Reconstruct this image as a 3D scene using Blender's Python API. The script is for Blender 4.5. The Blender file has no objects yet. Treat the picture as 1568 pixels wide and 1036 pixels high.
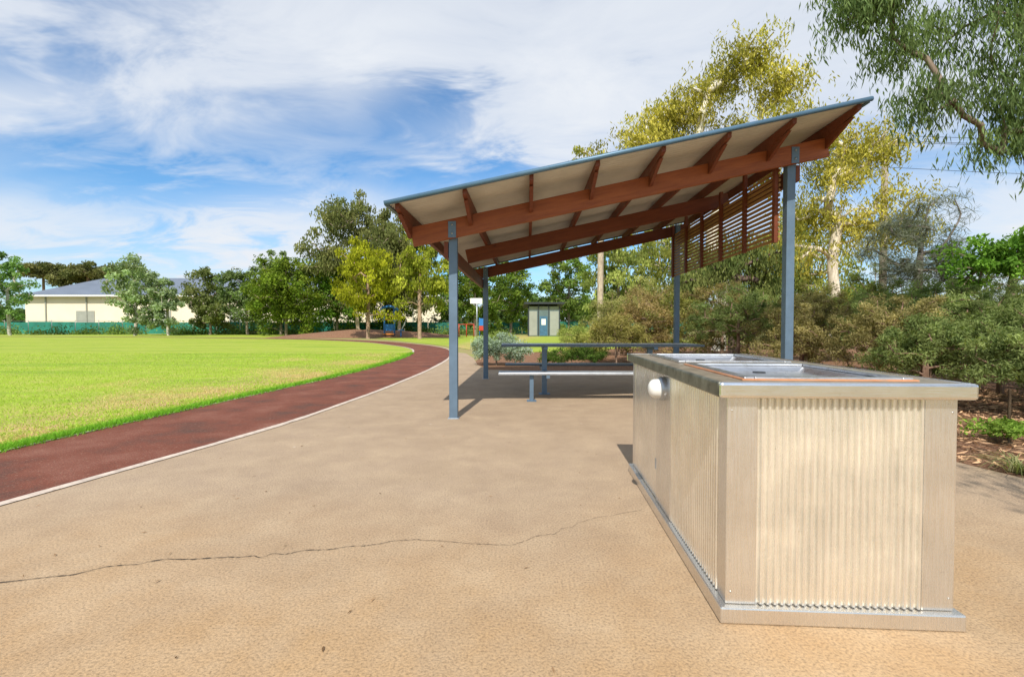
import bpy, math, random
import numpy as np
from mathutils import Vector, Matrix
R=np.random.default_rng(7); random.seed(7)
S=bpy.context.scene
COL=S.collection
# ------------------------------------------------------------------ materials
def newmat(name):
    m=bpy.data.materials.new(name); m.use_nodes=True
    nt=m.node_tree; nt.nodes.clear()
    o=nt.nodes.new('ShaderNodeOutputMaterial'); return m,nt,o
def N(nt,t,**kw):
    n=nt.nodes.new(t)
    for k,v in kw.items():
        if k in n.inputs: n.inputs[k].default_value=v
        else: setattr(n,k,v)
    return n
def ramp(nt,src,stops):
    r=nt.nodes.new('ShaderNodeValToRGB'); e=r.color_ramp.elements
    while len(e)<len(stops): e.new(0.5)
    for i,(p,c) in enumerate(stops):
        e[i].position=p; e[i].color=(c[0],c[1],c[2],1)
    nt.links.new(src,r.inputs[0]); return r.outputs[0]
def noise(nt,scale,detail=4,rough=.55,vec=None,dist=0):
    n=nt.nodes.new('ShaderNodeTexNoise'); n.inputs['Scale'].default_value=scale
    n.inputs['Detail'].default_value=detail; n.inputs['Roughness'].default_value=rough; n.inputs['Distortion'].default_value=dist
    if vec is not None: nt.links.new(vec,n.inputs['Vector'])
    return n.outputs['Fac']
def coords(nt,scale=(1,1,1),kind='Object',rot=(0,0,0),loc=(0,0,0)):
    t=nt.nodes.new('ShaderNodeTexCoord'); m=nt.nodes.new('ShaderNodeMapping')
    m.inputs['Scale'].default_value=scale; m.inputs['Rotation'].default_value=rot; m.inputs['Location'].default_value=loc
    nt.links.new(t.outputs[kind],m.inputs[0]); return m.outputs[0]
def mixc(nt,f,a,b,mode='MIX'):
    m=nt.nodes.new('ShaderNodeMix'); m.data_type='RGBA'; m.blend_type=mode
    for i,v in ((0,f),(6,a),(7,b)):
        if isinstance(v,(int,float)): m.inputs[i].default_value=v
        elif isinstance(v,(tuple,list)): m.inputs[i].default_value=(v[0],v[1],v[2],1)
        else: nt.links.new(v,m.inputs[i])
    return m.outputs[2]
def mth(nt,op,a,b=0,c=None,clamp=False):
    m=nt.nodes.new('ShaderNodeMath'); m.operation=op; m.use_clamp=clamp
    for i,v in enumerate((a,b) if c is None else (a,b,c)):
        if isinstance(v,(int,float)): m.inputs[i].default_value=v
        else: nt.links.new(v,m.inputs[i])
    return m.outputs[0]
def finish(nt,o,col,rough=.7,metal=0,bump=None,bs=.3,bd=.01,spec=.4):
    b=nt.nodes.new('ShaderNodeBsdfPrincipled')
    if isinstance(col,(tuple,list)): b.inputs['Base Color'].default_value=(col[0],col[1],col[2],1)
    else: nt.links.new(col,b.inputs['Base Color'])
    if isinstance(rough,(int,float)): b.inputs['Roughness'].default_value=rough
    else: nt.links.new(rough,b.inputs['Roughness'])
    b.inputs['Metallic'].default_value=metal; b.inputs['Specular IOR Level'].default_value=spec
    if bump is not None:
        bp=nt.nodes.new('ShaderNodeBump'); bp.inputs['Strength'].default_value=bs; bp.inputs['Distance'].default_value=bd
        nt.links.new(bump,bp.inputs['Height']); nt.links.new(bp.outputs[0],b.inputs['Normal'])
    nt.links.new(b.outputs[0],o.inputs[0]); return b
def simple(name,c,rough=.6,metal=0,var=.18,ns=6,bs=.15,spec=.4,dirt=None):
    m,nt,o=newmat(name); v=coords(nt)
    f=noise(nt,ns,4,.6,v)
    col=ramp(nt,f,[(.3,tuple(x*(1-var) for x in c)),(.7,tuple(min(1,x*(1+var)) for x in c))])
    if dirt: 
        d=ramp(nt,noise(nt,ns*2.3,5,.7,v),[(.52,(0,0,0)),(.75,(1,1,1))]); col=mixc(nt,d,col,dirt)
    rr=mth(nt,'MULTIPLY_ADD',f,.25,rough-.12)
    finish(nt,o,col,rr,metal,None,bs,.003,spec); return m
M={}
M['post']=simple('post_paint_blue_grey',(.125,.185,.25),.45,.2,.12,5)
M['capping']=simple('roof_capping_blue',(.09,.17,.25),.4,.2,.1)
M['galv']=simple('galvanised_metal',(.42,.45,.48),.4,.7,.15,12)
M['alu']=simple('aluminium_slat',(.52,.55,.58),.38,.6,.12,9)
M['darkalu']=simple('painted_frame_dark',(.10,.13,.16),.45,.4,.12,9)
M['deck']=simple('bench_top_deck',(.36,.30,.22),.36,.35,.25,9,dirt=(.13,.105,.075))
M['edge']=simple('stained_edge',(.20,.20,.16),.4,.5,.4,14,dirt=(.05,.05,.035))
M['tray']=simple('cooktop_steel',(.68,.69,.71),.30,.92,.10,8,dirt=(.46,.45,.42))
M['orange']=simple('orange_seal',(.60,.27,.13),.6,dirt=(.4,.3,.22))
M['white']=simple('white_plastic',(.8,.79,.74),.4,0,.04)
M['cream']=simple('cream_wall',(.78,.69,.53),.7,0,.05,.3)
M['roofgrey']=simple('grey_roof',(.17,.20,.25),.5,.1,.12,.4)
M['fence']=simple('green_shade_cloth',(.025,.19,.14),.8,0,.35,.6)
M['fencepost']=simple('fence_post',(.25,.27,.27),.5,.5)
M['pole']=simple('timber_pole',(.30,.25,.20),.85,0,.2)
M['panel']=simple('toilet_panel',(.12,.17,.17),.6,0,.15,1)
M['panellight']=simple('toilet_panel_light',(.33,.34,.29),.6,0,.1,1)
M['dark']=simple('dark_trim',(.035,.04,.045),.5)
M['blue']=simple('blue_paint',(.03,.18,.5),.45)
M['bluedoor']=simple('door_blue_grey',(.06,.15,.24),.5)
M['red']=simple('red_paint',(.5,.05,.03),.45)
M['orangep']=simple('orange_paint',(.65,.22,.04),.45)
M['crack']=simple('crack_dirt',(.06,.042,.03),.95)
M['kerb']=simple('pale_edging',(.60,.50,.41),.8,0,.2,8,bs=.3,dirt=(.32,.22,.16))
M['cable']=simple('cable_black',(.02,.02,.02),.6)
def wood(name,c1,c2,rough=.55):
    m,nt,o=newmat(name); v=coords(nt,(1,1,1))
    v2=coords(nt,(.9,9,9)); g=noise(nt,3,5,.7,v2,.6); k=noise(nt,1.3,3,.5,v)
    col=ramp(nt,g,[(.3,c1),(.7,c2)]); col=mixc(nt,mth(nt,'MULTIPLY',k,.55),col,tuple(x*.45 for x in c1))
    vo=nt.nodes.new('ShaderNodeTexVoronoi'); vo.inputs['Scale'].default_value=2.2; nt.links.new(coords(nt,(1,3,3)),vo.inputs['Vector'])
    col=mixc(nt,ramp(nt,vo.outputs['Distance'],[(.03,(.85,.85,.85)),(.09,(0,0,0))]),col,(.05,.015,.008))
    finish(nt,o,col,rough,0,g,.3,.004); return m
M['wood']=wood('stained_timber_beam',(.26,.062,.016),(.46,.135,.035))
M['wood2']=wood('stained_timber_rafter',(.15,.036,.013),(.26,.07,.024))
M['slat']=wood('timber_slat',(.30,.14,.045),(.55,.30,.11))
m,nt,o=newmat('corrugated_roof_sheet'); v=coords(nt)
finish(nt,o,ramp(nt,noise(nt,2.2,4,.6,v),[(.3,(.48,.465,.40)),(.7,(.62,.60,.52))]),.45,.1); M['sheet']=m
def zinc(name,c,metal,rough,sc,con=.12,dust=.45):
    m,nt,o=newmat(name); v=coords(nt,sc); v2=coords(nt)
    st=noise(nt,6,4,.6,v); blot=noise(nt,4,5,.65,v2); spk=noise(nt,90,2,.5,v2)
    col=ramp(nt,mth(nt,'ADD',mth(nt,'MULTIPLY',st,.35),mth(nt,'MULTIPLY',blot,.65)),[(.35,tuple(x*(1-con) for x in c)),(.65,tuple(min(1,x*1.08) for x in c))])
    sp=ramp(nt,spk,[(.70,(0,0,0)),(.80,(.4,.4,.4))]); col=mixc(nt,sp,col,(.22,.17,.12))
    t=nt.nodes.new('ShaderNodeTexCoord'); sx=nt.nodes.new('ShaderNodeSeparateXYZ'); nt.links.new(t.outputs['Object'],sx.inputs[0])
    d=mth(nt,'MULTIPLY',mth(nt,'SUBTRACT',1,mth(nt,'MULTIPLY',sx.outputs[2],4.0),clamp=True),mth(nt,'MULTIPLY',blot,dust),clamp=True)
    col=mixc(nt,d,col,(.50,.39,.26))
    rr=mth(nt,'MULTIPLY_ADD',st,.28,rough-.14)
    finish(nt,o,col,rr,metal,st,.10,.002); return m
M['flash']=zinc('brushed_flashing',(.76,.745,.71),.85,.27,(40,40,1.2))
M['rib']=zinc('mini_corrugated_sheet',(.90,.865,.78),.75,.27,(20,20,.8),.14)
M['rim']=zinc('steel_rim',(.80,.82,.84),.95,.2,(2,2,60))
def leafmat(name,trans=.3):
    m,nt,o=newmat(name); a=nt.nodes.new('ShaderNodeAttribute'); a.attribute_name='Col'
    d=N(nt,'ShaderNodeBsdfDiffuse'); tr=N(nt,'ShaderNodeBsdfTranslucent')
    nt.links.new(a.outputs['Color'],d.inputs[0]); 
    c2=mixc(nt,1.0,a.outputs['Color'],(1.2,1.3,.55),'MULTIPLY'); nt.links.new(c2,tr.inputs[0])
    x=nt.nodes.new('ShaderNodeMixShader'); x.inputs[0].default_value=trans
    nt.links.new(d.outputs[0],x.inputs[1]); nt.links.new(tr.outputs[0],x.inputs[2]); nt.links.new(x.outputs[0],o.inputs[0]); return m
M['leaf']=leafmat('foliage',.35); M['litter']=leafmat('dry_litter',.05)
m,nt,o=newmat('bark'); a=nt.nodes.new('ShaderNodeAttribute'); a.attribute_name='Col'
v=coords(nt,(6,6,1.2)); f=noise(nt,2.5,3,.65,v); col=mixc(nt,1.0,a.outputs['Color'],ramp(nt,f,[(.3,(.55,.50,.46)),(.6,(1.1,1.08,1.05))]),'MULTIPLY')
d=N(nt,'ShaderNodeBsdfDiffuse'); nt.links.new(col,d.inputs[0]); nt.links.new(d.outputs[0],o.inputs[0]); M['bark']=m
# paving
m,nt,o=newmat('paving_tan'); v=coords(nt)
big=noise(nt,.55,3,.6,v,.3); mid=noise(nt,3.2,4,.65,v); fine=noise(nt,95,2,.7,v)
t=nt.nodes.new('ShaderNodeTexCoord'); sx=nt.nodes.new('ShaderNodeSeparateXYZ'); nt.links.new(t.outputs['Object'],sx.inputs[0])
near=mth(nt,'SUBTRACT',1.22,mth(nt,'MULTIPLY',mth(nt,'ADD',sx.outputs[1],mth(nt,'MULTIPLY_ADD',big,2.0,-1.0)),.38),clamp=True)
base=mixc(nt,near,(.385,.285,.195),(.45,.270,.112))
base=mixc(nt,ramp(nt,mid,[(.35,(.0,.0,.0)),(.75,(.6,.6,.6))]),base,(.52,.395,.26))
base=mixc(nt,ramp(nt,noise(nt,1.1,5,.72,v,.3),[(.44,(0,0,0)),(.72,(.5,.5,.5))]),base,(.30,.215,.14))
base=mixc(nt,1.0,base,ramp(nt,fine,[(.25,(.56,.56,.56)),(.5,(1,1,1)),(.8,(1.30,1.27,1.2))]),'MULTIPLY')
vo=nt.nodes.new('ShaderNodeTexVoronoi'); vo.inputs['Scale'].default_value=30; nt.links.new(v,vo.inputs['Vector'])
st=ramp(nt,vo.outputs['Distance'],[(.05,(1,1,1)),(.11,(0,0,0))]); base=mixc(nt,mth(nt,'MULTIPLY',st,mid),base,(.11,.07,.04))
vo=nt.nodes.new('ShaderNodeTexVoronoi'); vo.inputs['Scale'].default_value=1.7; nt.links.new(v,vo.inputs['Vector'])
st=ramp(nt,vo.outputs['Distance'],[(.015,(.6,.6,.6)),(.03,(0,0,0))]); base=mixc(nt,st,base,(.62,.55,.45))
finish(nt,o,base,.85,0,fine,.8,.004,.25); M['paving']=m
m,nt,o=newmat('red_path_surface'); v=coords(nt)
f=noise(nt,1.6,5,.65,v); g=noise(nt,110,3,.7,v); g2=noise(nt,45,3,.6,v)
base=ramp(nt,f,[(.3,(.11,.060,.045)),(.5,(.20,.068,.042)),(.7,(.26,.11,.075))]); base=mixc(nt,1.0,base,ramp(nt,g,[(.3,(.4,.4,.4)),(.55,(1,1,1)),(.78,(2.1,1.9,1.8))]),'MULTIPLY')
base=mixc(nt,ramp(nt,g2,[(.60,(0,0,0)),(.68,(.6,.6,.6))]),base,(.34,.24,.17))
finish(nt,o,base,.9,0,g,.5,.006,.2); M['path']=m
m,nt,o=newmat('oval_grass'); v=coords(nt)
f=noise(nt,.10,3,.6,v,.5); g=noise(nt,1.4,5,.7,v); h=noise(nt,40,2,.7,v); st=noise(nt,.35,4,.6,coords(nt,(.35,2.0,1)))
base=mixc(nt,f,(.28,.38,.035),(.39,.46,.055)); base=mixc(nt,ramp(nt,g,[(.42,(0,0,0)),(.74,(.8,.8,.8))]),base,(.46,.45,.12))
base=mixc(nt,ramp(nt,st,[(.48,(0,0,0)),(.66,(.6,.6,.6))]),base,(.18,.31,.03))
t=nt.nodes.new('ShaderNodeTexCoord'); sx=nt.nodes.new('ShaderNodeSeparateXYZ'); nt.links.new(t.outputs['Object'],sx.inputs[0])
edge=mth(nt,'SUBTRACT',1,mth(nt,'MULTIPLY',mth(nt,'ABSOLUTE',mth(nt,'ADD',mth(nt,'MULTIPLY_ADD',sx.outputs[1],-.13,sx.outputs[0]),5.7)),.40),clamp=True)
dry=mth(nt,'MULTIPLY',edge,ramp(nt,noise(nt,1.5,4,.65,v),[(.36,(0,0,0)),(.54,(1,1,1))]))
base=mixc(nt,dry,base,(.52,.36,.17))
base=mixc(nt,1.0,base,ramp(nt,h,[(.3,(.62,.62,.62)),(.6,(1.1,1.1,1.1))]),'MULTIPLY')
finish(nt,o,base,.9,0,None,spec=.1); M['grass']=m
m,nt,o=newmat('bare_ground'); v=coords(nt)
base=ramp(nt,noise(nt,.25,5,.65,v),[(.35,(.34,.23,.13)),(.55,(.30,.30,.10)),(.7,(.22,.28,.06))])
finish(nt,o,base,.95,0,None,spec=.1); M['ground']=m
m,nt,o=newmat('bark_mulch'); v=coords(nt)
g=noise(nt,38,4,.75,v); f=noise(nt,2,3,.6,v)
base=mixc(nt,f,ramp(nt,g,[(.32,(.06,.03,.018)),(.5,(.27,.125,.07)),(.68,(.48,.31,.20))]),ramp(nt,g,[(.32,(.05,.03,.018)),(.6,(.34,.20,.12)),(.7,(.55,.43,.30))]))
finish(nt,o,base,.95,0,g,.8,.03,.1); M['mulch']=m
# ------------------------------------------------------------------ mesh helpers
def link(ob,parent=None):
    COL.objects.link(ob)
    if parent: ob.parent=parent
    return ob
def empty(name,loc=(0,0,0),rz=0):
    e=bpy.data.objects.new(name,None); e.location=loc; e.rotation_euler=(0,0,rz); e.empty_display_size=.2
    COL.objects.link(e); return e
def meshobj(name,verts,faces,mat,parent=None,smooth=False):
    me=bpy.data.meshes.new(name); me.from_pydata([tuple(v) for v in verts],[],faces); me.update()
    me.materials.append(mat)
    if smooth:
        for p in me.polygons: p.use_smooth=True
    return link(bpy.data.objects.new(name,me),parent)
def bev(ob,w,seg=2):
    b=ob.modifiers.new('bev','BEVEL'); b.width=w; b.segments=seg; b.limit_method='ANGLE'; return ob
def box(name,x0,x1,y0,y1,z0,z1,mat,parent=None,bw=0):
    V=[(x,y,z) for z in (z0,z1) for y in (y0,y1) for x in (x0,x1)]
    F=[(0,2,3,1),(4,5,7,6),(0,1,5,4),(2,6,7,3),(0,4,6,2),(1,3,7,5)]
    ob=meshobj(name,V,F,mat,parent)
    if bw: bev(ob,bw)
    return ob
def beam(name,p0,p1,w,h,mat,parent=None,bw=0,up=(0,0,1)):
    p0=Vector(p0);p1=Vector(p1); d=(p1-p0); L=d.length; x=d.normalized(); u=Vector(up)
    y=u.cross(x).normalized(); z=x.cross(y)
    ob=box(name,0,L,-w/2,w/2,-h/2,h/2,mat,parent,bw)
    mt=Matrix((x,y,z)).transposed().to_4x4(); mt.translation=p0
    ob.matrix_local=mt; return ob
def tube(name,pts,r,mat,parent=None,n=8):
    V=[];F=[]; pts=[Vector(p) for p in pts]
    for i,p in enumerate(pts):
        d=(pts[min(i+1,len(pts)-1)]-pts[max(i-1,0)]).normalized()
        a=d.cross(Vector((0,0,1))); 
        if a.length<.05: a=d.cross(Vector((1,0,0)))
        a.normalize(); b=d.cross(a); rr=r[i] if isinstance(r,(list,tuple)) else r
        for k in range(n):
            t=2*math.pi*k/n; V.append(p+a*math.cos(t)*rr+b*math.sin(t)*rr)
    for i in range(len(pts)-1):
        for k in range(n):
            F.append((i*n+k,i*n+(k+1)%n,(i+1)*n+(k+1)%n,(i+1)*n+k))
    F.append(tuple(range(n))[::-1]); F.append(tuple((len(pts)-1)*n+k for k in range(n)))
    return meshobj(name,V,F,mat,parent,True)
def quadmesh(name,V,F,mi,cols,mats,parent=None):
    me=bpy.data.meshes.new(name); V=np.asarray(V,np.float32); F=np.asarray(F,np.int32)
    me.vertices.add(len(V)); me.vertices.foreach_set('co',V.ravel())
    me.loops.add(4*len(F)); me.loops.foreach_set('vertex_index',F.ravel())
    me.polygons.add(len(F)); me.polygons.foreach_set('loop_start',np.arange(len(F),dtype=np.int32)*4)
    for mm in mats: me.materials.append(mm)
    if mi is not None: me.polygons.foreach_set('material_index',np.asarray(mi,np.int32))
    me.update(calc_edges=True)
    if cols is not None:
        a=me.color_attributes.new('Col','FLOAT_COLOR','POINT')
        c=np.ones((len(V),4),np.float32); c[:,:3]=np.clip(cols,0,.85); a.data.foreach_set('color',c.ravel())
    me.validate()
    return link(bpy.data.objects.new(name,me),parent)
def sheet(name,poly,z,mat):
    return meshobj(name,[(x,y,z) for x,y in poly],[tuple(range(len(poly)))],mat)
def strip(name,left,right,z,mat):
    V=[];F=[]
    for (a,b) in zip(left,right): V+= [(a[0],a[1],z),(b[0],b[1],z)]
    for i in range(len(left)-1): F.append((2*i,2*i+1,2*i+3,2*i+2))
    return meshobj(name,V,F,mat)
def catmull(P,n=8):
    P=[np.array(p,float) for p in P]; out=[]
    Q=[2*P[0]-P[1]]+P+[2*P[-1]-P[-2]]
    for i in range(1,len(Q)-2):
        for k in range(n):
            t=k/n; a,b,c,d=Q[i-1],Q[i],Q[i+1],Q[i+2]
            out.append(.5*((2*b)+(-a+c)*t+(2*a-5*b+4*c-d)*t*t+(-a+3*b-3*c+d)*t**3))
    out.append(P[-1]); return np.array(out)
# ------------------------------------------------------------------ ground
sheet('ground',[(-1500,-1500),(1500,-1500),(1500,1500),(-1500,1500)],-0.012,M['ground'])
inner=catmull([(-5.3,-6),(-4.6,-2.5),(-3.95,0),(-3.19,3.01),(-2.64,5.32),(-2.44,7.0),(-2.28,9.04),(-2.15,13.1),(-2.35,18.1),(-3.4,24.5),(-6.2,31),(-11,38),(-20,45),(-36,51),(-60,55),(-95,58)])
outer=catmull([(-6.3,-6),(-5.75,-2.5),(-5.2,0),(-4.6,3.6),(-4.36,5.9),(-4.12,8.2),(-3.90,10.2),(-3.75,13.5),(-3.95,18.6),(-5.0,24),(-7.6,29.6),(-12.0,36.2),(-20.6,43.2),(-36.3,49.4),(-60,53.5),(-95,56.5)])
strip('red_path',outer,inner,0.0,M['path'])
def offset(P,d):
    T=np.gradient(P,axis=0); T/=np.linalg.norm(T,axis=1)[:,None]; Nn=np.stack([T[:,1],-T[:,0]],1); return P+Nn*d
wob=np.random.default_rng(3).normal(0,.004,(len(inner),2))
strip('path_edging',offset(inner,-.01)+wob,offset(inner,.07)-wob,0.006,M['kerb'])
strip('path_edging',offset(outer,-.06)-wob,offset(outer,.02)+wob,0.006,M['kerb'])
gr=[tuple(p) for p in offset(outer,-.05)]
sheet('oval_grass',gr+[(-300,56.5),(-300,-40),(-8,-40)],-0.004,M['grass'])
sheet('oval_grass_far',[(-300,60),(-95,58.1),(-60,55.1),(-36,51.1),(-20,47),(-16,60),(-16,73),(-300,73)],-0.008,M['grass'])
inn=[tuple(p) for p in offset(inner,.06) if p[1]<22]
pv=inn+[(-1.9,20),(-1.35,17),(-1.0,14),(-.6,12.4),(.6,11.9),(4.0,11.7),(4.3,9),(4.35,7),(4.15,5.6),(3.75,4.6),(3.6,4.0),(3.72,3.5),(4.3,3.0),(5.6,2.4),(8,1.2),(9,-6)]
sheet('paving',pv,0.0,M['paving'])
sheet('mulch_bed',[(3.3,2.6),(9,0),(30,0),(30,30),(-.9,30),(-1.2,15),(-.8,11)],-0.006,M['mulch'])
sheet('grass_patch',[(-3,26),(-1.6,22),(1,21),(5,24),(12,30),(16,50),(16,60),(-9,60),(-13,46),(-8,36)],0.0,M['grass'])
ms=[];mf=[]
for i in range(25):
    for j in range(7):
        x=-24+18*i/24; y=47+8*j/6+ .2*(x+15); h=.75*math.sin(math.pi*i/24)*math.sin(math.pi*j/6); ms.append((x,y,h-.002+.1*random.random()*(0<j<6)))
for i in range(24):
    for j in range(6): a=i*7+j; mf.append((a,a+7,a+8,a+1))
meshobj('mulch_mound',ms,mf,M['mulch'],None,True)
def crack(pts,seed,w0,n=30):
    cp=catmull(pts,n); nn=len(cp); rr_=np.random.default_rng(seed)
    for f,a in ((4,.003),(9,.009),(22,.014),(60,.012)): 
        kx=rr_.normal(0,1,(nn//f+2,2)); cp=cp+a*np.stack([np.interp(np.arange(nn)/f,np.arange(len(kx)),kx[:,i]) for i in (0,1)],1)
    w=(w0+.0032*rr_.random(nn)**1.5)*np.linspace(1.2,.35,nn)
    strip('paving_crack',cp+np.stack([0*w,w],1),cp-np.stack([0*w,w],1),0.004,M['crack'])
crack([(-3.1,1.9),(-2.17,2.05),(-1.76,2.19),(-1.39,2.27),(-1.23,2.27),(-1.06,2.34),(-.71,2.44),(-.48,2.48),(-.05,2.42),(.227,2.54),(.42,2.69),(.78,2.86)],5,.001)
# ------------------------------------------------------------------ vegetation
def unit(v): return v/np.maximum(np.linalg.norm(v,axis=-1,keepdims=True),1e-6)
def leafquads(C,A,L,W):
    n=len(C); s=unit(np.cross(A,R.normal(size=(n,3)))); L=L[:,None]; W=W[:,None]
    V=np.stack([C-A*L*.5,C+s*W*.5-A*L*.08,C+A*L*.5,C-s*W*.5-A*L*.08],1).reshape(-1,3)
    return V,np.arange(4*n).reshape(n,4)
def tree(name,base,lobes,K=40,per=120,cr=.6,L=.2,W=.08,ca=(.06,.12,.03),cb=(.12,.18,.04),bark=(.35,.3,.25),droop=.3,tr=.15,trunk=None,seed=1,sides=6,step=None,strand=0,flat=.8,tip=.012,shell=.55,gain=1.4):
    global R
    R=np.random.default_rng(seed); base=np.array(base,float)
    lob=np.array(lobes,float); vol=lob[:,3]*lob[:,4]*lob[:,5]; vol=vol**.75; vol/=vol.sum()
    idx=R.choice(len(lob),K,p=vol); d=unit(R.normal(size=(K,3)))*(R.random(K)[:,None]**shell)
    T=lob[idx,:3]+d*lob[idx,3:]
    T[:,2]=np.maximum(T[:,2],.12)
    if trunk is None:
        c=lob[:,:3].mean(0); z0=(lob[:,2]-lob[:,5]).min()
        trunk=[(0,0,-.1),(c[0]*.15,c[1]*.15,max(.3,z0*.5)),(c[0]*.5,c[1]*.5,max(.5,z0)),(c[0],c[1],c[2])]
    tk=catmull(trunk,4)+0; nodes=[np.array(p) for p in tk]; par=[-1]+list(range(len(tk)-1))
    H=(lob[:,2]+lob[:,5]).max(); step=step or H/11
    order=np.argsort(np.linalg.norm(T-tk[-1],axis=1)); tips=[]
    for i in order:
        P=np.array(nodes); dd=np.linalg.norm(P-T[i],axis=1)+1.2*np.maximum(0,P[:,2]-T[i,2]+.0)
        if len(tk)>6: dd[:len(tk)//3]+=H*.3
        k=int(np.argmin(dd)); p=P[k]; v=T[i]-p; ln=np.linalg.norm(v); m=max(1,int(ln/step)+1)
        for j in range(1,m+1):
            t=j/m; q=p+v*t+np.array([0,0,.10*ln*math.sin(math.pi*t)])+(R.normal(size=3)*.05*ln if j<m else 0)
            nodes.append(q); par.append(k); k=len(nodes)-1
        tips.append(k)
    P=np.array(nodes); par=np.array(par); cnt=np.zeros(len(P)); cnt[tips]+=1
    for i in range(len(P)-1,0,-1): cnt[par[i]]+=cnt[i]
    cnt=np.maximum(cnt,1); rad=tip*1.0+(tr-tip)*((cnt-1)/max(1,cnt[0]-1))**.55
    rad[0]=tr*1.25
    seg=[(par[i],i) for i in range(1,len(P))]
    A=P[[s[0] for s in seg]]; B=P[[s[1] for s in seg]]; ra=rad[[s[0] for s in seg]]; rb=rad[[s[1] for s in seg]]
    ra=np.where(np.array([s[0] for s in seg])>=len(tk),ra,np.minimum(ra,rb*1.35))
    D=unit(B-A); X=unit(np.cross(D,np.array([.31,.2,.93]))); Y=np.cross(D,X)
    th=np.arange(sides)*2*math.pi/sides; cs=np.cos(th)[None,:,None]; sn=np.sin(th)[None,:,None]
    ring=X[:,None]*cs+Y[:,None]*sn
    VA=A[:,None]-D[:,None]*ra[:,None,None]*.3+ring*ra[:,None,None]; VB=B[:,None]+ring*rb[:,None,None]
    BV=np.concatenate([VA,VB],1).reshape(-1,3); k=np.arange(sides); k2=(k+1)%sides
    f=np.stack([k,k2,k2+sides,k+sides],1); BF=(f[None]+(np.arange(len(seg))*2*sides)[:,None,None]).reshape(-1,4)
    bc=np.array(bark)*(1+R.normal(0,.08,(len(BV),1)))
    n=K*per; ci=np.repeat(np.arange(K),per)
    if strand:
        ns=max(1,per//strand); per=ns*strand; n=K*per; ci=np.repeat(np.arange(K),per)
        so=R.normal(size=(K,ns,3))*cr*np.array([1,1,flat*.7]); sl=(.5+R.random((K,ns)))*cr*1.2; sd=unit(R.normal(size=(K,ns,3))*.7+np.array([0,0,-1]))
        out=unit(so*np.array([1,1,0]))*.55
        t=R.random((K,ns,strand))
        C=T[:,None,None]+so[:,:,None]*.8+out[:,:,None]*(t*(1-t))[...,None]*cr+sd[:,:,None]*(sl[:,:,None]*t)[...,None]+R.normal(size=(K,ns,strand,3))*L*.5
        C=C.reshape(-1,3)
    else:
        C=T[ci]+unit(R.normal(size=(n,3)))*(R.random((n,1))**.6)*cr*np.array([1,1,flat])*(.6+.8*R.random(K))[ci][:,None]
    ax=R.normal(size=(n,3)); ax=unit(unit(ax)*(1-droop)+np.array([0,0,-1])*droop*1.3)
    C[:,2]=np.maximum(C[:,2],.03)
    LV,LF=leafquads(C,ax,L*(.6+.8*R.random(n)),W*(.6+.8*R.random(n)))
    mixk=np.clip(R.normal(.5,.33,K),0,1)[ci]*.7+R.random(n)*.3
    br=(np.clip(R.normal(1,.2,K),.5,1.6)[ci])*(.75+.5*R.random(n))*gain
    lc=(np.array(ca)*(1-mixk[:,None])+np.array(cb)*mixk[:,None])*br[:,None]
    lc=np.repeat(lc,4,0)
    V=np.concatenate([BV,LV]); F=np.concatenate([BF,LF+len(BV)]); mi=np.concatenate([np.zeros(len(BF)),np.ones(len(LF))])
    ob=quadmesh(name,V,F,mi,np.concatenate([bc,lc]),[M['bark'],M['leaf']]); ob.location=base; return ob
def crown(w,z0,z1,n,seed,squash=1.0):
    r=random.Random(seed); out=[]
    hh=(z1-z0)/2
    for i in range(n):
        t=(i+.5)/n; z=z0+(z1-z0)*(.12+.72*t); s=math.sin(math.pi*(.2+.62*t))**.7
        a=i*2.4+r.random(); rr=w*.30*s*r.uniform(.6,1.25)
        q=w*r.uniform(.20,.30)*(.6+.5*s); out.append((rr*math.cos(a),rr*math.sin(a),z,q,q,min(q*squash,hh*.5)))
    out.append((0,0,z1-w*.16*squash,w*.17,w*.17,w*.16*squash)); return out
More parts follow.
